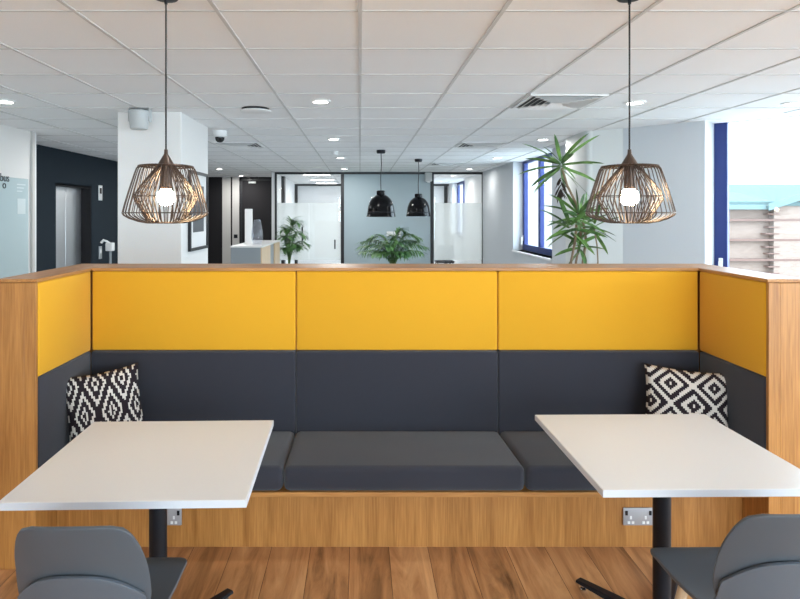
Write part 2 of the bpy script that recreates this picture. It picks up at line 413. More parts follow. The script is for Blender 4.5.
# right-hand window wall (behind and beside the camera), angled wall, long wall
wall('wall_rear', PB0, PB1, .3, 'white_wall', [(2.4, 4.3, .25, 2.49), (4.5, 8.2, .25, 2.49)])
window('window_added_7', PB0, PB1, 2.4, 4.3, .25, 2.49, .16, [3.35]); window('window_added_3', PB0, PB1, 4.5, 8.2, .25, 2.49, .16, [6.35])  # unseen rear windows, added and sized to send daylight to the ceiling
wall('wall_right', PB1, PR1, .3, 'white_wall', [(.3, 3.6, .25, 2.49), (3.8, 7.1, .25, 2.49)])
window('window_4', PB1, PR1, .3, 3.6, .25, 2.49, .16, [2.0]); window('window_5', PB1, PR1, 3.8, 7.1, .25, 2.49, .16, [5.5])  # out of view; openings enlarged to lift daylight onto the ceiling
mtxA, LA = frame2(PR1, PC)
t0 = LA-.768
wall('wall_angled', PR1, PC, .40, 'grey_wall', [(.25, t0, .9, CZ)])
window('window_2', PR1, PC, .25, t0, .9, CZ+.08, .29, [], fw=.115, handle=[(t0-.06, 1.14)])
LW0, LW1 = (RW, 6.55), (RW, BACK)
wall('wall_window', LW0, LW1, .19, 'grey_wall', [(8.22-6.55, 10.3-6.55, 1.0, CZ)])
window('window_1', LW0, LW1, 8.22-6.55, 10.3-6.55, 1.0, CZ+.03, .16, [9.35-6.55], fw=.10, handle=[(10.3-6.55-.05, 1.2)])
wall('wall_meeting_right', (RW+.01, BACK), (2.70, FAR), .19, 'white_wall', [(2.4, 4.6, .95, CZ)])
window('window_6', (RW+.01, BACK), (2.70, FAR), 2.4, 4.6, .95, CZ-.005, .14, [3.5], fw=.1)
wall('wall_meeting_back', (2.70, FAR), (-1.98, FAR), .2, 'white_wall')
wall('wall_meeting_left', (-1.98, FAR), (-1.83, BACK), .07, 'white_wall')
wall('wall_charcoal', (-1.98, 14.7), (-4.14, 14.7), .2, 'charcoal')
wall('wall_lift', (-4.14, 14.7), (-4.14, 6.5), .3, 'navy_wall', [(14.7-9.23, 14.7-8.17, 0, 2.02)])
wall('wall_return', (-4.14, 6.5), (-3.56, 6.5), -.1, 'white_wall')
wall('wall_left', (-3.55, 6.5), (-3.55, -3.5), .3, 'cream_wall')
struct(MB().box(-3.56, -3.525, 6.46, 6.505, 0, CZ).build('trim_1', 'lightgreypanel'))
# square pillar and rounded corner column
struct(MB().box(-2.11, -1.555, 5.22, 6.14, 0, CZ).build('pillar', 'cream_wall', bevel=.006))
cp = [(2.42, 7.06)]
for k in range(7):
    a = R(180+k*15); cp.append((2.42+.06+.06*math.cos(a), 6.46+.06*math.sin(a)))
cp += [(2.76, 6.24), (2.8, 6.5), (2.7, 7.06)]
struct(MB().prism(cp, 0, CZ).build('column', 'column_wall', angle=20))
# lift
lift = struct(bpy.data.objects.new('door_1', None)); COL.objects.link(lift)
for ya, yb in ((8.15, 8.73), (8.735, 9.25)):
    MB().box(-4.31, -4.285, ya, yb, 0, 2.04).build('lift_door', 'steel', lift, bevel=.004)
MB().box(-4.30, -4.14, 9.215, 9.25, 0, 2.04).box(-4.30, -4.14, 8.15, 9.25, 2.005, 2.04).build('door_jamb', 'charcoal', lift)
# charcoal wall details: pale strips between dark door leaves
sy = 14.68
struct(MB().box(-3.37, -3.165, sy, sy+.03, 0, CZ).build('trim_2', 'lightgreypanel'))
struct(MB().box(-3.125, -2.955, sy, sy+.03, 0, CZ).build('trim_3', 'lightgreypanel'))
d3 = struct(bpy.data.objects.new('door_2', None)); COL.objects.link(d3)
MB().box(-2.93, -2.88, sy-.04, sy+.02, 0, 2.47).box(-2.10, -2.05, sy-.04, sy+.02, 0, 2.47).box(-2.93, -2.05, sy-.04, sy+.02, 2.42, 2.47).build('door_frame', 'blackfr', d3)
MB().box(-2.88, -2.10, sy-.02, sy+.02, 0, 2.42).build('door_leaf', 'charcoal', d3)
MB().box(-2.72, -2.54, sy-.07, sy-.02, 2.35, 2.40).build('door_closer', 'greyplastic', d3, bevel=.01)

# ---- meeting-room glass partition
px = lambda x, Y: (x-360)*Y/600
part_ = struct(bpy.data.objects.new('window_8', None)); COL.objects.link(part_)
xl, xm, xr, xe = px(275, BACK), px(342.5, BACK), px(432, BACK), px(484, BACK)
f = MB()
for x, w in ((xl+.02, .02), (xm, .035), (xr, .035), (xe-.02, .025)): f.box(x-w, x+w, BACK-.04, BACK+.04, 0, CZ-.005)
f.box(xl, xe, BACK-.039, BACK+.039, CZ-.05, CZ-.005).box(xl, xe, BACK-.039, BACK+.039, 0, .06)
f.build('window_frame', 'blackfr', part_)
for a, b in ((xl+.04, px(309, BACK)-.004), (px(309, BACK)+.004, xm-.035), (xr+.035, xe-.045)):
    g = MB(); g.box(a, b, BACK-.005, BACK+.005, .06, CZ-.05); pn = g.build('window_pane', 'glass', part_, smooth=False)
    q = MB(); q.box(a, b, BACK+.006, BACK+.008, .62, 1.845); fl = q.build('frosted_film', 'film', pn, smooth=False)
for hx, z0, z1 in ((px(302.5, BACK), .96, 1.34), (px(335, BACK), .86, 1.06)):
    MB().box(hx-.015, hx+.015, BACK-.06, BACK-.035, z0, z1).box(hx-.01, hx+.01, BACK-.04, BACK-.004, z0+.03, z0+.05).box(hx-.01, hx+.01, BACK-.04, BACK-.004, z1-.05, z1-.03).build('door_handle', 'black', part_)
struct(MB().box(xm+.035, xr-.035, BACK-.02, BACK+.03, 0, CZ).build('wall_feature', 'bluegrey', smooth=False))
# far frames in the meeting room
f = MB()
f.box(-1.97, 2.69, FAR-.03, FAR+.01, CZ-.06, CZ-.005)
for x in (-1.94, 2.60): f.box(x-.05, x+.05, FAR-.04, FAR+.01, 0, CZ-.005)
struct(f.build('trim_4', 'blackfr'))
struct(MB().box(-1.86, -1.79, 14.2, 14.42, 0, CZ-.01).build('trim_5', 'blackfr'))
for Y, w in ((13.5, 'nearest the glass'), (15.5, 'second from the glass'), (17.3, 'farthest from the glass')):
    t = thing('ceiling_light_panel', 'bright linear ceiling light in the meeting room, ' + w, 'ceiling light', (-.97, Y, CZ-.02), group='meeting room ceiling lights')
    MB().box(-.31, .31, -.09, .09, -.005, .02).build('housing', 'whitemetal', t)
    MB().box(-.29, .29, -.075, .075, -.012, -.004).build('diffuser', 'panel_led', t)
for X, Y in ((.6, 14.4), (2.0, 14.4), (.6, 16.8), (2.0, 16.6), (-.97, 16.4), (-.97, 14.4)):
    l = bpy.data.lights.new('meeting_lamp', 'AREA'); l.shape = 'RECTANGLE'; l.size = .6; l.size_y = .2; l.energy = 11; l.color = (1, .985, .93)
    o = bpy.data.objects.new('meeting_lamp', l); COL.objects.link(o); o.location = (X, Y, CZ-.04)

# ------------------------------------------------------------------ booth
YB, YW, YE = 3.30, 2.74, 3.58
XL, XR = -1.48, 1.866
XLo, XRo = -1.662, 2.048
CT = 1.312     # cushion top
bo = thing('booth_bench', 'oak framed booth bench with yellow and charcoal upholstery', 'booth seat', ((XL+XR)/2, 3.1, 0))
ox, oy = (XL+XR)/2, 3.1
T = Matrix.Translation((-ox, -oy, 0))
def bpart(b, name, mat, par=bo, **k): b.xf(T); return b.build(name, mat, par, **k)
cu = .055
for s, (xa, xb) in enumerate(((XLo, XL-cu), (XR+cu, XRo))):
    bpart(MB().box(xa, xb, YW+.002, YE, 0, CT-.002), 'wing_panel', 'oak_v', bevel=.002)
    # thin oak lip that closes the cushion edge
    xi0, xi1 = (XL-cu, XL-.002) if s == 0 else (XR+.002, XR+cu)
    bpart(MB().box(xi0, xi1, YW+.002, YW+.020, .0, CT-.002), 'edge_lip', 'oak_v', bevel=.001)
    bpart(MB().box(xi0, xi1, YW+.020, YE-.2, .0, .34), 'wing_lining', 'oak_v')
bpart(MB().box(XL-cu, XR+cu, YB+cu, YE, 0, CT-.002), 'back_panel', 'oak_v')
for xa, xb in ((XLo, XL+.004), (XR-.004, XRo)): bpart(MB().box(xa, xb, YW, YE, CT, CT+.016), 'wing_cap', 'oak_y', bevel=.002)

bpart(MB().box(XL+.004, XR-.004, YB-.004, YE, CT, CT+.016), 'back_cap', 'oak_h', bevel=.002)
ZS = .871
joints = [XL, px(296, YB), px(498, YB), XR]
for i in range(3):
    a, b = joints[i]+.0015, joints[i+1]-.0015
    if i == 0: a = XL+.004
    if i == 2: b = XR-.004
    bpart(MB().rbox(a, b, YB, YB+cu, ZS+.002, CT-.001, .011, 3), 'upper_back_cushion', 'yellow')
    bpart(MB().rbox(a, b, YB-.012, YB+cu, .40, ZS-.002, .011, 3), 'lower_back_cushion', 'dark')
for xa, xb in ((XL-cu, XL), (XR, XR+cu)):
    bpart(MB().rbox(xa, xb, YW+.021, YB+.004, ZS+.002, CT-.001, .011, 3), 'upper_wing_cushion', 'yellow')
    bpart(MB().rbox(xa-.0, xb+.0, YW+.021, YB+.004, .345, ZS-.002, .011, 3), 'lower_wing_cushion', 'dark')
for i in range(3):
    a, b = joints[i]+.002, joints[i+1]-.002
    if i == 0: a = XL+.004
    if i == 2: b = XR-.004
    t = bmesh.new()
    g = MB(); g.rbox(a, b, YW, YB-.012, .353, .47, .028, 5)
    for v in g.bm.verts:
        if v.co.z > .41:
            k = (v.co.y-YW)/(YB-YW); v.co.z -= .03*k
    bpart(g, 'seat_cushion', 'dark', angle=60)
bpart(MB().box(XL, XR, YW+.003, YB-.013, .330, .352), 'seat_board', 'oak_h', bevel=.002)
bpart(MB().box(XL, XR, 2.93, 2.955, 0, .33), 'plinth', 'oak_v')

def socket(x0, z0, label, rm):
    W_, H_ = .146, .086
    t = thing('power_socket', label, 'power socket', (x0+W_/2, 2.93, z0+H_/2), group='double sockets on the plinth')
    MB().rbox(-W_/2, W_/2, -.009, -.0005, -H_/2, H_/2, .004, 2).build('face_plate', 'socketmetal', t)
    for s in (-1, 1):
        MB().box(s*.058-.006, s*.058+.006, -.013, -.009, .008, .030).build('rocker_switch', 'black', t, bevel=.001)
        p = MB()
        p.box(s*.036-.0045+0, s*.036+.0045, -.0105, -.009, -.012, .004)
        p.box(s*.036-.016, s*.036-.004, -.0105, -.009, -.034, -.022).box(s*.036+.004, s*.036+.016, -.0105, -.009, -.034, -.022)
        p.build('pin_outlet', 'whitemetal', t)
    return t
socket(px(622.5, 2.93), .108, 'brushed metal double socket on the oak plinth beside the right table post', 1)
socket(px(182, 2.93)-.146, .108, 'brushed metal double socket half hidden behind the left table post', 0)

# ------------------------------------------------------------------ cushions on the seat
def pillow(name, w, h, d, mat, loc, yaw, lean, roll, label):
    n = 22; bm = bmesh.new(); uvl = bm.loops.layers.uv.new('UVMap'); grid = {}
    for side in (-1, 1):
        for i in range(n+1):
            for j in range(n+1):
                u, v = -1+2*i/n, -1+2*j/n
                edge = i in (0, n) or j in (0, n)
                if edge and side == 1: grid[side, i, j] = grid[-1, i, j]; continue
                th = d/2*((1-u*u)**.42)*((1-v*v)**.42)*(1 + .05*math.sin(5*u+2*v))
                x = u*w/2*(1-.075*(1-v*v)**.8*abs(u)**2); z = v*h/2*(1-.075*(1-u*u)**.8*abs(v)**2)
                grid[side, i, j] = bm.verts.new((x, side*th, z))
    for side in (-1, 1):
        for i in range(n):
            for j in range(n):
                ids = ((i, j), (i+1, j), (i+1, j+1), (i, j+1))
                f = bm.faces.new([grid[(side,)+q] for q in (ids if side == -1 else ids[::-1])])
                for lp, q in zip(f.loops, (ids if side == -1 else ids[::-1])): lp[uvl].uv = (q[0]/n, q[1]/n)
    me = bpy.data.meshes.new(name); bm.to_mesh(me); bm.free(); me.materials.append(M[mat])
    me.polygons.foreach_set('use_smooth', [True]*len(me.polygons))
    o = bpy.data.objects.new(name, me); COL.objects.link(o)
    o.matrix_world = Matrix.Translation(loc) @ Matrix.Rotation(yaw, 4, 'Z') @ Matrix.Rotation(-lean, 4, 'X') @ Matrix.Rotation(roll, 4, 'Y')
    return tag(o, label, 'cushion', 'patterned cushions on the bench')
pillow('throw_cushion', .375, .38, .14, 'pillow_diamond', (-1.318, 3.10, .626), R(26), R(14), R(-6), 'square black and white cushion with tall ikat diamonds, in left booth corner')
pillow('throw_cushion', .41, .385, .14, 'pillow_lattice', (1.694, 3.115, .628), R(-18), R(12), R(3), 'black and white cushion with square lattice of diamonds, in right booth corner')

# ------------------------------------------------------------------ tables
def make_table(loc, rz, label, w, d):
    t = thing('cafe_table', label, 'table', loc, rz, 'square cafe tables by the bench')
    top = MB().rbox(-w/2, w/2, -d/2, d/2, .7055, .730, .0015, 1).build('tabletop', 'laminate', t)
    e = MB()
    e.box(-w/2-.0012, w/2+.0012, -d/2-.0012, -d/2+.0006, .706, .7285).box(-w/2-.0012, w/2+.0012, d/2-.0006, d/2+.0012, .706, .7285)
    e.box(-w/2-.0012, -w/2+.0006, -d/2, d/2, .706, .7285).box(w/2-.0006, w/2+.0012, -d/2, d/2, .706, .7285)
    e.build('edge_band', 'edge', top)
    MB().cyl((0,0,.05), (0,0,.70), .0325, 28).build('post', 'black', t)
    MB().rbox(-.2, .2, -.2, .2, .695, .7050, .003, 1).build('top_plate', 'black', t)
    MB().lathe([(0,.028), (.055,.028), (.055,.055), (.034,.066), (0,.066)], 28).build('hub', 'black', t)
    for sx in (-1, 1):
        for sy_ in (-1, 1):
            a = math.atan2(sy_*.31, sx*.215); L_ = .38
            fb = MB(); pts = []
            rot = Matrix.Rotation(a, 4, 'Z')
            v = [(.03, .030, .028, .055), (.2, .027, .026, .047), (L_-.01, .021, .024, .036)]
            bm = fb.bm; rings = []
            for (x, hw, zb, zt) in v:
                rings.append([bm.verts.new(rot @ Vector(p)) for p in ((x, -hw, zb), (x, hw, zb), (x, hw*.8, zt), (x, -hw*.8, zt))])
            for A, B in zip(rings, rings[1:]):
                for k in range(4): bm.faces.new((A[k], A[(k+1)%4], B[(k+1)%4], B[k]))
            bm.faces.new(rings[0][::-1]); bm.faces.new(rings[-1])
            fo = fb.build('foot', 'black', t, bevel=.004)
            p = rot @ Vector((L_-.035, 0, 0))
            MB().lathe([(0,0), (.014,0), (.016,.006), (.008,.012), (.007,.026), (0,.026)], 16, (p.x, p.y, 0)).build('levelling_glide', 'chrome', fo)
    return t
make_table((-.752, 2.235, 0), R(1.5), 'white square table with black post beside the ikat diamond cushion', .770, .725)
make_table((1.166, 2.318, 0), R(.7), 'white square table with black post beside the lattice cushion', .76, .728)

# ------------------------------------------------------------------ chairs
def make_chair(loc, rz, label):
    """local: sitter faces +y; origin on the floor under the seat middle"""
    t = thing('shell_chair', label, 'chair', loc, rz, 'grey shell chairs at the tables')
    def sheet(name, fn, mat, nu=24, nv=20, th=.011, par=t):
        bm = bmesh.new(); g = {}
        for i in range(nu+1):
            for j in range(nv+1):
                g[i, j] = bm.verts.new(fn(-1+2*i/nu, j/nv))
        for i in range(nu):
            for j in range(nv): bm.faces.new((g[i,j], g[i+1,j], g[i+1,j+1], g[i,j+1]))
        b = MB(); b.bm.free(); b.bm = bm
        o = b.build(name, mat, par, angle=70)
        s = o.modifiers.new('Solidify', 'SOLIDIFY'); s.thickness = th; s.offset = 0
        bv = o.modifiers.new('Bevel', 'BEVEL'); bv.width = th*.42; bv.segments = 3; bv.limit_method = 'ANGLE'; bv.angle_limit = R(50)
        return o
    zt, zb = .80, .42
    def lean_y(z):
        q_ = (z-zb)/(zt-zb)
        return -.14-.035-.085*q_-.03*max(0, q_-.6)
    def back(u, v):
        # v 0 bottom .. 1 top; waist at the seat, widest a third of the way up, softly squared top
        if v < .42: hw = .125+.058*math.sin(v/.42*math.pi/2)
        else: hw = .183-.012*((v-.42)/.58)**1.6
        k = max(0, (v-.46)/.54); hw *= (1-min(1, k)**2.5)**(1/2.5)*.40+.60
        x = u*hw
        z = zb+(zt-zb)*v + .006*(1-u*u)*max(0, v-.7)/.3
        return (x, lean_y(z) + .045*(abs(x)/.18)**2.2, z)
    sheet('backrest', back, 'chairshell', 28, 28)
    def seat(u, v):
        # v 0 front .. 1 rear, then curls up behind the backrest into an arched tail
        if v < .6:
            t_ = (v/.6)**1.6; y = .225-.39*t_
            hw = .190 - .004*t_
            dd = t_*.39; rc = .05
            if dd < rc: hw -= rc-math.sqrt(max(0, rc*rc-(rc-dd)**2))
            z = .455-.018*math.sin(t_*math.pi)-.02*max(0, 1-t_/.22)**2 + .015*abs(u)**3*t_
            return (u*hw, y, z)
        t_ = (v-.6)/.4
        hw = .188*(1-.08*t_); x = u*hw
        z = .455+.015*abs(u)**3*(1-t_) + .205*(1-.42*abs(u)**2.6)*t_**1.25
        e = min(1, t_/.3); e = e*e*(3-2*e)
        yb = lean_y(z) + .045*(abs(x)/.18)**2.2 - .017
        return (x, -.165*(1-e)+yb*e, z)
    sheet('seat', seat, 'chairseat_lit', 24, 36)
    fr = MB()
    fr.tube([(-.15,-.13,.42), (-.13,.02,.405), (-.15,.15,.42)], .012, 10).tube([(.15,-.13,.42), (.13,.02,.405), (.15,.15,.42)], .012, 10)
    fr.tube([(-.135,.02,.408), (.135,.02,.408)], .012, 10).tube([(-.15,.15,.42), (.15,.15,.42)], .011, 10).tube([(-.15,-.13,.42), (.15,-.13,.42)], .011, 10)
    fr.build('under_frame', 'black', t)
    for sx in (-1, 1):
        for y0, y1 in ((.07, .15), (-.13, -.20)):
            MB().tube([(sx*.13, y0, .425), (sx*.19, y1, .0)], [.017, .011], 14).build('leg', 'beech', t)
    return t
make_chair((-.772, 1.845, 0), R(1), 'grey moulded chair at the table beside the ikat diamond cushion')
make_chair((1.206, 1.91, 0), R(1), 'grey moulded chair at the table beside the lattice cushion')

# ------------------------------------------------------------------ wire pendants
def make_pendant(loc, label):
    """origin on the ceiling"""
    x, y = loc; zc = CZ
    zc = CZ; t = thing('wire_pendant_lamp', label, 'pendant lamp', (x, y, zc), 0, 'wire cage pendant lamps over the tables')
    o = -zc-.009
    MB().lathe([(0,0), (.05,0), (.05,-.018), (.045,-.024), (.008,-.026), (.006,-.045), (0,-.045)], 32).build('ceiling_rose', 'black', t)
    MB().cyl((0,0,-.03), (0,0,1.865+o), .0035, 10).build('cord', 'cord', t)
    MB().lathe([(0,1.895+o), (.007,1.893+o), (.008,1.875+o), (.012,1.868+o), (.032,1.834+o), (.034,1.826+o), (0,1.826+o)], 28).build('cone_cap', 'bronze', t)
    MB().lathe([(0,1.827+o), (.0215,1.827+o), (.0215,1.745+o), (.018,1.732+o), (0,1.732+o)], 24).build('lamp_holder', 'bronze', t)
    prof = [(0, 1.668), (.016, 1.670), (.029, 1.679), (.036, 1.696), (.036, 1.708), (.030, 1.724), (.018, 1.735), (0, 1.737)]
    MB().lathe([(r, z+o) for r, z in prof], 24).build('bulb', 'bulb', t)
    nW = 40
    outer, inner = MB(), MB()
    ko = [(.03, 1.832), (.095, 1.829), (.112, 1.825), (.121, 1.814), (.128, 1.796), (.150, 1.73), (.168, 1.672), (.175, 1.646), (.176, 1.637), (.170, 1.629), (.150, 1.618), (.115, 1.606), (.075, 1.599)]
    ki = [(.030, 1.832), (.055, 1.806), (.09, 1.765), (.122, 1.722), (.131, 1.706), (.128, 1.690), (.115, 1.668), (.09, 1.63), (.075, 1.602)]
    for i in range(nW):
        a = 2*math.pi*i/nW; c, s = math.cos(a), math.sin(a)
        outer.tube([(r*c*.93, r*s*.93, z+o) for r, z in ko], .0019, 5)
        a = 2*math.pi*(i+.5)/nW; c, s = math.cos(a), math.sin(a)
        inner.tube([(r*c*.93, r*s*.93, z+o) for r, z in ki], .0019, 5)
    ring = lambda b, r, z, w: b.tube([(.93*r*math.cos(2*math.pi*k/64), .93*r*math.sin(2*math.pi*k/64), z+o) for k in range(64)], w, 6, closed=True)
    ring(outer, .113, 1.825, .0032); ring(outer, .1765, 1.640, .0024); ring(inner, .075, 1.600, .0026); ring(inner, .131, 1.706, .0018)
    outer.build('outer_cage', 'bronze', t); inner.build('inner_cage', 'bronze', t)
make_pendant((-.776, 2.40), 'wire cage pendant with lit bulb above the table beside the ikat diamond cushion')
make_pendant((1.078, 2.40), 'wire cage pendant with lit bulb above the table beside the lattice cushion')

def black_pendant(x, y, label):
    t = thing('dome_pendant_lamp', label, 'pendant lamp', (x, y, CZ), 0, 'black dome pendants by the partition')
    o = -CZ
    MB().lathe([(0,0), (.062,0), (.062,-.03), (.055,-.045), (0,-.045)], 32).build('ceiling_rose', 'black', t)
    MB().tube([(0,0,-.03), (.006,0,-.2), (-.004,0,-.4), (0,0,1.93+o)], .006, 8).build('cord', 'cord', t)
    prof = [(.0,1.945), (.055,1.945), (.062,1.938), (.063,1.885), (.085,1.872), (.125,1.84), (.158,1.79), (.178,1.73), (.186,1.68), (.190,1.640), (.203,1.585), (.206,1.575),
            (.200,1.575), (.186,1.62), (.178,1.68), (.168,1.73), (.148,1.785), (.115,1.83), (.06,1.865), (0,1.87)]
    MB().lathe([(r, z+o) for r, z in prof], 40).build('shade', 'gloss_black', t)
    MB().lathe([(.191,1.648+o), (.194,1.642+o), (.192,1.636+o)], 40).build('rim_band', 'black', t)
black_pendant(.294, 8.4, 'glossy black dome pendant hanging above the palm, the nearer one')
black_pendant(.955, 9.8, 'smaller looking glossy black dome pendant beside the glass partition post')

# ------------------------------------------------------------------ ceiling fittings
def downlight(x, y, label):
    t = thing('downlight', label, 'downlight', (x, y, CZ), 0, 'recessed ceiling downlights')
    MB().lathe([(.058,-.004), (.060,-.012), (.080,-.009), (.083,0), (.058,0)], 32, close=True).build('trim_ring', 'whitemetal', t)
    MB().lathe([(0,-.007), (.056,-.007), (.058,-.002), (0,-.002)], 32).build('lens', 'lens', t)
    l = bpy.data.lights.new('downlight_beam', 'AREA'); l.shape = 'DISK'; l.size = .12; l.energy = DLW if y < 6 else (6 if x > 2 else 13); l.color = (1, .985, .96)
    o = bpy.data.objects.new('downlight_beam', l); COL.objects.link(o); o.location = (x, y, CZ-.02); o.parent = None
DLW = 2.2
names = ['nearest', 'second', 'third', 'fourth', 'fifth']
for i, Y in enumerate((2.31, 4.71, 7.11, 9.51, 11.91)):
    lab = 'lit round downlight over the booth table gap, cut by the top of the photo' if i == 0 else ['', 'large lit round downlight left of the central ceiling bar, nearest of its row', 'second lit downlight of the row left of the central ceiling bar', 'third lit downlight of the central row, just past the smoke detector', 'farthest lit downlight of the central row, against the glass partition'][i]
    downlight(-.31, Y, lab)
for i, Y in enumerate((4.76, 7.15, 9.55, 11.95)):
    downlight(2.18, Y, ['lit downlight touching the flex of the wire pendant over the lattice cushion table', 'lit downlight above the dracaena crown', 'lit downlight above the white wall end of the partition', 'lit downlight above the clear glass beside the white wall, farthest of its row'][i])
downlight(3.46, 4.80, 'lit downlight by the large blue framed window')
for i, Y in enumerate((4.71, 7.11, 11.91, 14.1)):
    downlight(-2.79, Y, ['lit downlight at far left edge above the wall board', 'lit downlight beside the lift wall, against the square pillar', 'lit downlight before the charcoal door, nearer of the pair', 'small lit downlight above the pale strip by the charcoal door'][i])
# added lamps out of view, without fittings, to light the room
for x, y in ((-2.79, 2.31), (2.18, 2.31), (-2.79, -.1), (-.31, -.1), (2.18, -.1), (4.0, 1.5), (-.31, -2.5), (2.18, -2.5), (-2.79, 9.51)):
    l = bpy.data.lights.new('downlight_beam', 'AREA'); l.shape = 'DISK'; l.size = .12; l.energy = DLW if y < 6 else (6 if x > 2 else 13); l.color = (1, .985, .96)
    o = bpy.data.objects.new('downlight_beam', l); COL.objects.link(o); o.location = (x, y, CZ-.02)

def diffuser(i, y0, label):
    x0 = i*GX
    t = thing('air_diffuser', label, 'air vent', (x0+GX/2, y0+GY/2, CZ), 0, 'square ceiling air diffusers')
    hx, hy = GX/2-.02, GY/2-.02
    MB().box(-hx, hx, -hy, -hy+.03, -.014, -.001).box(-hx, hx, hy-.03, hy, -.014, -.001).box(-hx, -hx+.03, -hy+.03, hy-.03, -.014, -.001).box(hx-.03, hx, -hy+.03, hy-.03, -.014, -.001).build('frame', 'whitemetal', t, bevel=.002)
    MB().box(-hx+.03, hx-.03, -hy+.03, hy-.03, -.003, -.001).build('throat', 'black', t)
    b = MB(); n = 5
    for k in range(n):
        r0 = .045+k*.043; r1 = r0+.030
        sx_, sy_ = hx/.29, hy/.28
        bm = b.bm
        A = [bm.verts.new((sx_*r0*c, sy_*r0*s, -.006)) for c, s in ((-1,-1),(1,-1),(1,1),(-1,1))]
        B = [bm.verts.new((sx_*r1*c, sy_*r1*s, -.030+.002*k)) for c, s in ((-1,-1),(1,-1),(1,1),(-1,1))]
        for q in range(4): bm.faces.new((A[q], A[(q+1)%4], B[(q+1)%4], B[q]))
    o = b.build('louvre_blades', 'whitemetal', t, smooth=False)
    s = o.modifiers.new('Solidify', 'SOLIDIFY'); s.thickness = .003
    MB().box(-.04, .04, -.04, .04, -.012, -.004).build('centre_plate', 'whitemetal', t)
diffuser(2, GY0+3*GY, 'large square air diffuser with dark louvres beyond the pendant over the lattice cushion table')
diffuser(2, GY0+8*GY, 'square air diffuser farther back above the black dome pendants row')
diffuser(2, GY0+13*GY, 'thin looking air diffuser near the glass partition')
diffuser(-3, GY0+8*GY, 'dark slotted air diffuser behind the dome camera by the square pillar')
t = thing('air_valve', 'round white air valve with dark rim in the ceiling, right of the wire pendant flex', 'air vent', (-.88, 5.05, CZ))
MB().lathe([(0,-.030), (.12,-.030), (.130,-.026), (.130,-.020), (0,-.020)], 36).build('disc', 'whitemetal', t)
MB().lathe([(.0,0), (.115,0), (.115,-.02), (0,-.02)], 36).build('neck', 'black', t)
t = thing('dome_camera', 'white ceiling dome camera with dark lens beside the square pillar', 'security camera', (-1.50, 6.42, CZ))
MB().lathe([(0,0), (.078,0), (.078,-.05), (.062,-.068), (0,-.068)], 32).build('housing', 'whitemetal', t)
MB().lathe([(.050,-.066), (.050,-.08), (.042,-.105), (.025,-.122), (0,-.128)], 28).build('dome', 'screenblack', t)
t = thing('smoke_detector', 'small white smoke detector on the ceiling between the central downlights', 'smoke detector', (-.36, 8.55, CZ))
MB().lathe([(0,0), (.05,0), (.05,-.02), (.042,-.05), (0,-.055)], 28).build('body', 'whitemetal', t)
t = thing('ceiling_speaker', 'pale grey round projector speaker below the ceiling at the square pillar', 'speaker', (-1.86, 5.05, CZ))
MB().box(-.055, .055, .03, .06, -.03, 0).box(-.09, -.08, -.01, .05, -.11, -.0).box(.08, .09, -.01, .05, -.11, 0).box(-.09, .09, .03, .05, -.012, 0).build('bracket', 'greyplastic', t)
MB().lathe([(0,-.175), (.066,-.175), (.072,-.168), (.086,-.03), (.078,-.018), (0,-.018)], 36).build('speaker_body', 'greyplastic', t)

# ------------------------------------------------------------------ wall items, left
t = thing('picture_frame', 'black framed print with white mount on the square pillar side', 'picture', (-1.553, 5.73, 1.65), 0)
a, b, c, d = -.315, .315, -.37, .37
MB().box(0, .025, a, a+.028, c, d).box(0, .025, b-.028, b, c, d).box(0, .025, a+.028, b-.028, c, c+.028).box(0, .025, a+.028, b-.028, d-.028, d).build('frame', 'blackfr', t)
MB().box(.001, .010, a+.028, b-.028, c+.028, d-.028).build('mount', 'mat', t)
MB().box(.010, .012, -.19, .19, -.20, .24).build('print', 'photo', t)
t = thing('glass_sign_board', 'pale teal glass board with dark lettering on the left wall', 'sign', (-3.548, 5.0, 1.12))
MB().box(0, .012, -1.4, 1.40, -1.0, .87).build('board', 'board', t, bevel=.002)
def text_on(parent, body, size, loc, mat, face='x', ext=.002):
    cu_ = bpy.data.curves.new('lettering', 'FONT'); cu_.body = body; cu_.size = size; cu_.extrude = ext; cu_.materials.append(M[mat])
    o = bpy.data.objects.new('lettering', cu_); COL.objects.link(o); o.parent = parent; o.location = loc
    pass
    if face == 'x': o.rotation_euler = (R(90), 0, R(90))     # reads along +y, faces +x
    else: o.rotation_euler = (R(90), 0, 0)                     # reads along +x, faces -y
    me = bpy.data.meshes.new_from_object(o); o2 = bpy.data.objects.new('lettering', me); COL.objects.link(o2); o2.parent = parent; o2.location = loc; o2.rotation_euler = o.rotation_euler
    bpy.data.objects.remove(o)
    return o2
text_on(t, 'abus', .115, (.0145, .84, .825), 'lettering')
text_on(t, 'o', .115, (.0145, .93, .755), 'lettering')
for k, z in enumerate((.80, .765, .73)): MB().box(.012, .0135, 1.18, 1.18+.16-.03*k, z, z+.012).build('small_print', 'palelettering', t)
MB().box(.012, .0135, 1.19, 1.34, .50, .66).build('notice_panel', 'palelettering', t)
def plate(y, z, w, h, name, label, cat, scr):
    t = thing(name, label, cat, (-4.142, y, z))
    MB().rbox(0, .015, -w/2, w/2, -h/2, h/2, .003, 1).build('face_plate', 'steel' , t)
    MB().box(.015, .018, -w/2*.5, w/2*.5, -h*.05, h*.32).build('display' if scr else 'button', 'screenblack' if scr else 'whitemetal', t)
    if scr: MB().box(.015, .019, -w/2*.25, w/2*.25, -h*.3, -h*.15).build('button', 'whitemetal', t)
plate(9.55, 1.95, .13, .24, 'lift_indicator', 'upright steel floor indicator plate high beside the lift', 'lift indicator', True)
plate(9.55, 1.00, .10, .2, 'lift_call_panel', 'small steel call button plate low beside the lift', 'lift button', False)
t = thing('sanitiser_stand', 'grey hand sanitiser stand with white dispenser in front of the lift wall', 'sanitiser stand', (-3.62, 8.7, 0))
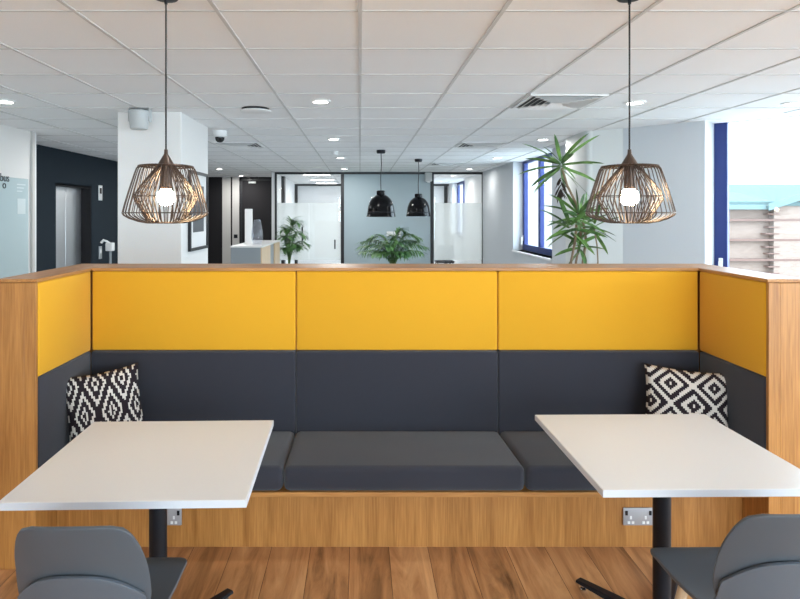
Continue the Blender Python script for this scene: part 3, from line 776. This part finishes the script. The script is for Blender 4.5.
MB().lathe([(0,0), (.15,0), (.15,.012), (.02,.02), (0,.02)], 28).build('base', 'steelgrey', t)
MB().cyl((0,0,.015), (0,0,1.12), .018, 14).build('pole', 'steelgrey', t)
MB().rbox(-.05, .05, -.06, .04, 1.08, 1.20, .012, 3).tube([(0,-.03,1.19), (-.03,-.05,1.22), (-.07,-.07,1.24), (-.1,-.08,1.2)], .018, 10).build('dispenser', 'whitemetal', t)
t = thing('wall_socket', 'white twin socket plate on the blue grey feature wall', 'power socket', (px(393.5, BACK), BACK-.02, 1.185))
for s in (-1, 1): MB().rbox(s*.078-.072, s*.078+.072, -.012, 0, -.05, .05, .004, 1).build('face_plate', 'whitemetal', t)
t = thing('black_wall_switch', 'tiny black switch plate on the pale strip by the charcoal door', 'switch', (-3.04, sy, 1.06))
MB().rbox(-.045, .045, -.012, 0, -.045, .045, .004, 1).build('plate', 'black', t); MB().box(-.012, .012, -.016, -.012, -.02, .02).build('rocker', 'charcoal', t)
t = thing('motion_sensor', 'small grey sensor box at the top of the partition post', 'sensor', (px(428.5, 12.8), 12.83, 2.30))
MB().rbox(-.075, .075, -.05, .03, 0, .20, .02, 3).build('body', 'greyplastic', t); MB().lathe([(0,-.02), (.035,-.02), (.035,.0), (0,.0)], 20).build('lens', 'whitemetal', t)

# ------------------------------------------------------------------ cabinet with vase
t = thing('storage_cabinet', 'grey cabinet with pale wood end panels and white top beyond the booth', 'cabinet', (-1.82, 10.65, 0))
hx, hy, hz = .25, 1.05, 1.075
MB().box(-hx, hx-.02, -hy, hy, .06, hz).build('carcass', 'steelgrey', t, bevel=.002)
MB().box(-hx+.03, hx-.04, -hy+.03, hy-.03, 0, .06).build('plinth', 'black', t)
MB().box(-hx-.01, hx+.012, -hy-.01, hy+.01, hz, hz+.025).build('worktop', 'laminate', t, bevel=.002)
MB().box(hx-.02, hx+.005, -hy, -.15, .06, hz).build('door', 'beech', t, bevel=.002)
MB().box(hx-.02, hx+.005, .38, hy, .06, hz).build('door', 'beech', t, bevel=.002)
vz = 1.10
o = MB().lathe([(0,.0), (.065,.0), (.072,.008), (.092,.10), (.098,.17), (.088,.26), (.062,.36), (.055,.42), (.051,.42), (.058,.355), (.083,.26), (.092,.17), (.086,.10), (.066,.02), (0,.018)], 36).build('glass_vase', 'vaseglass', loc=(-1.705, 9.95, vz))
tag(o, 'clear glass vase standing on the grey cabinet', 'vase')
t = thing('display_block', 'tall white display slab on the grey cabinet behind the vase', 'display stand', (-1.91, 10.3, vz))
MB().box(-.062, .062, -.03, .03, .012, .60).build('slab', 'whitemetal', t, bevel=.004); MB().box(-.075, .075, -.06, .06, 0, .012).build('foot', 'whitemetal', t)

# ------------------------------------------------------------------ plants
def blade(bm, base, d, up, L, w, droop, fold=.25, n=8, twist=0):
    """strap leaf from base along d bending under gravity"""
    d = d.normalized(); p = base.copy(); prev = None; step = L/n
    for i in range(n+1):
        s = i/n
        side = d.cross(Vector((0,0,1)))
        if side.length < 1e-3: side = Vector((1,0,0))
        side.normalize(); nrm = side.cross(d).normalized()
        side = Matrix.Rotation(twist, 3, d) @ side; nrm = side.cross(d).normalized()
        ww = w*(math.sin(math.pi*min(1, .12+s*.88))**.7)*(1 if s < .999 else .05)
        a, b, c = bm.verts.new(p-side*ww+nrm*ww*fold), bm.verts.new(p), bm.verts.new(p+side*ww+nrm*ww*fold)
        if prev:
            bm.faces.new((prev[0], prev[1], b, a)); bm.faces.new((prev[1], prev[2], c, b))
        prev = (a, b, c)
        d = (d+Vector((0,0,-droop*step*(.5+1.4*s)))).normalized(); p = p+d*step
def planter(t, r, h, mat='potgrey'):
    MB().lathe([(0,0), (r*.78,0), (r,h), (r*.92,h), (r*.9,h-.04), (0,h-.04)], 36).build('planter', mat, t)
    MB().lathe([(0,h-.04), (r*.9,h-.04), (r*.6,h-.022), (0,h-.018)], 28).build('soil', 'soil', t)

DX, DY = 1.93, 5.5
t = thing('dracaena', 'tall dracaena with two leafy crowns and withered leaves beside the column', 'plant', (DX, DY, 0))
planter(t, .21, .42)
P = lambda x, y, dy=0: Vector(((x-360)*(DY+dy)/600-DX, dy, H-(y-213)*(DY+dy)/600))
canes = MB()
c1 = [Vector((-.03,0,.36)), P(576,262), P(581,235), P(577,205), P(567,185), P(562,168)]
c2 = [Vector((.04,.03,.36)), P(583,262,.05), P(586,240,.05), P(583,222,.05)]
c3 = [Vector((.0,-.06,.36)), P(571,262,-.05), P(575,242,-.05), P(577,218,-.05)]
c4 = [Vector((.09,0,.36)), P(598,262), P(597,245), P(594,228)]
for c, r in ((c1,.011), (c2,.013), (c3,.012), (c4,.007)): canes.tube(c, r, 8)
canes.build('canes', 'stem', t)
lf = MB()
def rosette(c, n, L, w, el0, el1, droop, a0=0, seed=0):
    q = random.Random(seed)
    for i in range(n):
        a = a0+i*2.39996+q.uniform(-.2,.2); s = i/(n-1); el = R(el1+(el0-el1)*s+q.uniform(-8,8))
        d = Vector((math.cos(a)*math.cos(el), math.sin(a)*math.cos(el), math.sin(el)))
        blade(lf.bm, c+d*.012+Vector((0,0,-.04+.07*s)), d, None, L*q.uniform(.8,1.12), w*1.08, droop, twist=q.choice((-1,1))*q.uniform(.3,1.1))
rosette(P(561,165), 22, .37, .017, 48, -42, .7, .3, 1)
rosette(P(578,216,-.04), 18, .31, .016, 60, -35, 1.0, 1.1, 2)
rosette(P(570,228,-.06), 13, .31, .018, 60, -35, 1.1, .2, 5)
rosette(P(583,226,.05), 11, .31, .018, 60, -35, 1.0, 2.0, 3)
rosette(P(594,228), 8, .28, .017, 50, -40, 1.1, .5, 4)
rosette(P(580,246,-.03), 10, .26, .017, 45, -45, 1.2, 2.4, 7)
lf.build('foliage', 'leaf', t, angle=60)
dl = MB(); q = random.Random(5)
for i in range(26):
    a = q.uniform(0, 6.28); z0 = q.uniform(0, .14)
    blade(dl.bm, P(561,183)+Vector((0,0,-z0+.05)), Vector((math.cos(a)*.5, math.sin(a)*.5, -.5)), None, q.uniform(.08,.15), .010, 6, n=5)
dl.build('withered_leaves', 'deadleaf', t, angle=60)

def palm(loc, label, fronds, pot_r=.24, pot_h=.45, mat='palm', name='potted_palm'):
    t = thing(name, label, 'plant', loc); planter(t, pot_r, pot_h)
    st, lfm = MB(), MB(); q = random.Random(11)
    for (az, top, reach, lean, nl, LL) in fronds:
        # stalk rises then arches over
        dirv = Vector((math.cos(az), math.sin(az), 0)); pts = []; n = 16
        for i in range(n+1):
            s = i/n
            hor = reach*(s**1.9); z = pot_h-.05+(top-pot_h)*math.sin(min(1, s*1.18)*math.pi/2) - lean*max(0, s-.6)**1.6
            pts.append(dirv*hor+Vector((0,0,z)))
        st.tube(pts, [.010*(1-.8*i/n)+.002 for i in range(n+1)], 6)
        for i in range(6, n+1):
            for k in (0, .5):
                if i == n and k: continue
                p = pts[i] if not k else (pts[i]+pts[i+1])/2
                tg = (pts[min(i+1,n)]-pts[i-1]).normalized(); side = tg.cross(Vector((0,0,1))).normalized()
                s = (i+k-6)/(n-6)
                for sg in (-1, 1):
                    d = side*sg*.85+tg*(.55+.5*s)+Vector((0,0,.12-.35*q.random()))
                    blade(lfm.bm, p, d, None, LL*(.55+.8*math.sin(math.pi*min(1,.2+.75*s)))*q.uniform(.85,1.1), .013, 3.2, n=5)
    st.build('stalks', 'stemgreen', t); lfm.build('fronds', mat, t, angle=60)
    return t
palm((px(393, 11.4), 11.4, 0), 'green potted palm with arching fronds before the blue grey wall', [
    (R(180), 1.10, .60, .25, 16, .26), (R(165), 1.27, .42, .25, 16, .26), (R(5), 1.30, .48, .35, 16, .26), (R(-20), 1.12, .62, .3, 16, .24),
    (R(150), 1.18, .66, .25, 16, .28), (R(35), 1.18, .6, .25, 16, .28), (R(200), 1.0, .62, .15, 16, .28), (R(-35), 1.0, .6, .15, 16, .28), (R(-75), 1.2, .3, .3, 16, .28), (R(-115), 1.15, .4, .3, 16, .28), (R(-95), 1.00, .35, .2, 16, .26), (R(-140), .98, .5, .2, 16, .25), (R(-50), .98, .45, .2, 16, .25), (R(70), 1.25, .2, .15, 16, .24), (R(110), 1.05, .4, .2, 16, .22), (R(20), 1.38, .22, .2, 16, .22)])
palm((px(289, 12.3), 12.3, 0), 'leafy potted palm standing before the glass partition beside the cabinet', [
    (R(200), 1.2, .2, .2, 16, .24), (R(-70), 1.4, .15, .2, 16, .24), (R(-10), 1.3, .3, .3, 16, .26), (R(-110), 1.0, .3, .2, 16, .26), (R(-60), 1.1, .35, .3, 16, .26), (R(-20), 1.5, .2, .1, 16, .24), (R(60), 1.55, .12, .1, 16, .22), (R(-90), 1.25, .3, .2, 16, .24), (R(-45), 1.05, .4, .2, 16, .24), (R(10), 1.1, .35, .2, 16, .24), (R(-150), 1.35, .15, .1, 16, .2)], .2, .4)
# dark meeting chairs behind the glass, seen only under the film
def small_chair(x, y, rz, label):
    t = thing('meeting_chair', label, 'chair', (x, y, 0), rz, 'dark chairs in the meeting room')
    MB().rbox(-.22, .22, -.22, .22, .43, .48, .02, 2).build('seat', 'black', t)
    MB().rbox(-.21, .21, -.24, -.20, .50, .86, .015, 2).build('backrest', 'black', t)
    for sx in (-1, 1):
        for s2 in (-1, 1): MB().tube([(sx*.18, s2*.18, .44), (sx*.21, s2*.21, 0)], .012, 8).build('leg', 'black', t)
        MB().tube([(sx*.15, -.2, .45), (sx*.15, -.22, .6)], .012, 8).build('back_support', 'black', t)
t = thing('meeting_table', 'white meeting table behind the frosted glass beside the white wall', 'table', (1.75, 15.4, 0))
MB().box(-.7, .6, -.45, .45, .70, .73).build('tabletop', 'laminate', t)
for sx in (-.6, .5):
    for s2 in (-.38, .38): MB().cyl((sx, s2, 0), (sx, s2, .70), .025, 10).build('leg', 'black', t)
small_chair(1.50, 14.6, 0, 'dark meeting chair behind frosted glass, closest to the partition post')
small_chair(2.05, 14.6, 0, 'dark meeting chair behind frosted glass, closest to the white wall')

# ------------------------------------------------------------------ outside
struct(MB().box(-40, 90, -40, 120, -7.2, -7).build('ground', 'bounce_ground', smooth=False))
BY = 30.0
bx = lambda x: (x-360)*BY/600
t = thing('brick_building', 'pale brick building with teal roof outside the large window', 'building', (bx(774), BY, -7))
zz = lambda y: H-(y-213)*BY/600 + 7
x0, x1 = bx(690)-bx(774), 22
ze = zz(205)
MB().box(x0, x1, .35, 14, 0, ze).build('main_wall', 'brick', t, smooth=False)
g = MB()
gp = [(0, 0), (5.5, 0), (5.5, ze), (2.75, ze+.95), (0, ze)]
va = [g.bm.verts.new((p[0], 0, p[1])) for p in gp]; vb = [g.bm.verts.new((p[0], 5.5, p[1])) for p in gp]
g.bm.faces.new(va); g.bm.faces.new(vb[::-1])
for i in range(5): g.bm.faces.new((va[i], vb[i], vb[(i+1)%5], va[(i+1)%5]))
g.build('gable_wall', 'brick', t, smooth=False)
b = MB()
for k in range(14):
    z = zz(220+20*k)
    if z > .2: b.box(x0, x1, -.02 if True else 0, .36, z-.05, z+.05)
b.build('brick_course', 'brickband', t, smooth=False)
b = MB()
for k in range(18):
    z = zz(214+6.6*k)
    b.box(-.45 if k % 2 else -.3, .25, -.03, .4, z-.03, z+.03)
b.build('corner_brick', 'brickband', t, smooth=False)
r_ = MB()
rv = [r_.bm.verts.new(p) for p in ((x0, -.1, ze-.05), (22, -.1, ze-.05), (22, 7, ze+1.2), (x0, 7, ze+1.2), (x0, 14, ze-.05), (22, 14, ze-.05))]
r_.bm.faces.new((rv[0], rv[1], rv[2], rv[3])); r_.bm.faces.new((rv[3], rv[2], rv[5], rv[4]))
o = r_.build('roof', 'roofteal', t, smooth=False); s = o.modifiers.new('Solidify', 'SOLIDIFY'); s.thickness = .2; s.offset = 1
ribs = MB()
for k in range(40):
    x = x0+k*(0-x0)/40
    ribs.tube([(x, -.1, ze+.16), (x, 7, ze+1.42)], .04, 4)
ribs.build('roof_seam', 'fascia', o)
r_ = MB()
for sgn, xa, xb in ((1, -.5, 2.75), (-1, 6.0, 2.75)):
    za = ze-.18
    v = [r_.bm.verts.new(p) for p in ((xa, -.35, za), (xb, -.35, ze+.98), (xb, 5.8, ze+.98), (xa, 5.8, za))]
    r_.bm.faces.new(v)
o = r_.build('gable_roof', 'roofteal', t, smooth=False); s = o.modifiers.new('Solidify', 'SOLIDIFY'); s.thickness = .12; s.offset = 1
MB().box(x0, .0, -.22, .35, ze-.22, ze+.02).build('eave_fascia', 'fascia', t)
r_ = MB()
v = [r_.bm.verts.new(p) for p in ((-.55, -.4, ze-.28), (2.75, -.4, ze+.80), (2.75, -.4, ze+1.12), (-.55, -.4, ze+.06))]
r_.bm.faces.new(v); o = r_.build('verge_board', 'fascia', t, smooth=False); s = o.modifiers.new('Solidify', 'SOLIDIFY'); s.thickness = .06
# neighbouring brick block seen through the small window
t = thing('office_block', 'pale rendered block with blue glazing outside the small blue framed window', 'building', (11.5, 36, -7))
MB().box(-4.5, .2, 0, 10, 0, 13).build('rendered_wall', 'officerender', t, smooth=False)
MB().box(.2, 2.6, .3, 10, 0, 11).build('glazed_wall', 'darkglass', t, smooth=False)
b = MB()
for z in (1, 3.2, 5.4, 7.6, 9.8): b.box(.2, 2.6, .22, .3, z, z+.5)
b.build('spandrel', 'fascia', t, smooth=False)

# ------------------------------------------------------------------ daylight
w = bpy.data.worlds.new('World'); S.world = w; w.use_nodes = True
bg = w.node_tree.nodes['Background']; bg.inputs[0].default_value = (.69, .87, 1.0, 1); bg.inputs[1].default_value = 8.5
portal(PR1, PC, .25, t0, .9, CZ, .3)
portal(LW0, LW1, 8.22-6.55, 10.3-6.55, 1.0, CZ, .27)
portal(PB1, PR1, .3, 3.6, .25, 2.49, .27); portal(PB1, PR1, 3.8, 7.1, .25, 2.49, .27)
portal(PB0, PB1, 2.4, 4.3, .25, 2.49, .27); portal(PB0, PB1, 4.5, 8.2, .25, 2.49, .27)
portal((RW+.01, BACK), (2.70, FAR), 2.4, 4.6, .95, CZ, .27)

# ------------------------------------------------------------------ camera
cd = bpy.data.cameras.new('camera'); cam = bpy.data.objects.new('camera', cd); COL.objects.link(cam)
cam.location = (0, 0, H); cam.rotation_euler = (R(90), 0, 0)
cd.sensor_fit = 'HORIZONTAL'; cd.sensor_width = 36; cd.lens = 36*600/800
cd.shift_x = 40/800; cd.shift_y = -86.5/800
cd.clip_start = .05; cd.clip_end = 400
S.camera = cam
S.view_settings.view_transform = 'Standard'; S.view_settings.look = 'None'; S.view_settings.gamma = 1; S.view_settings.use_curve_mapping = False
S.view_settings.exposure = 0.52
S.cycles.use_denoising = True
S.cycles.max_bounces = 10; S.cycles.diffuse_bounces = 6; S.cycles.transparent_max_bounces = 16
S.cycles.sample_clamp_indirect = 6
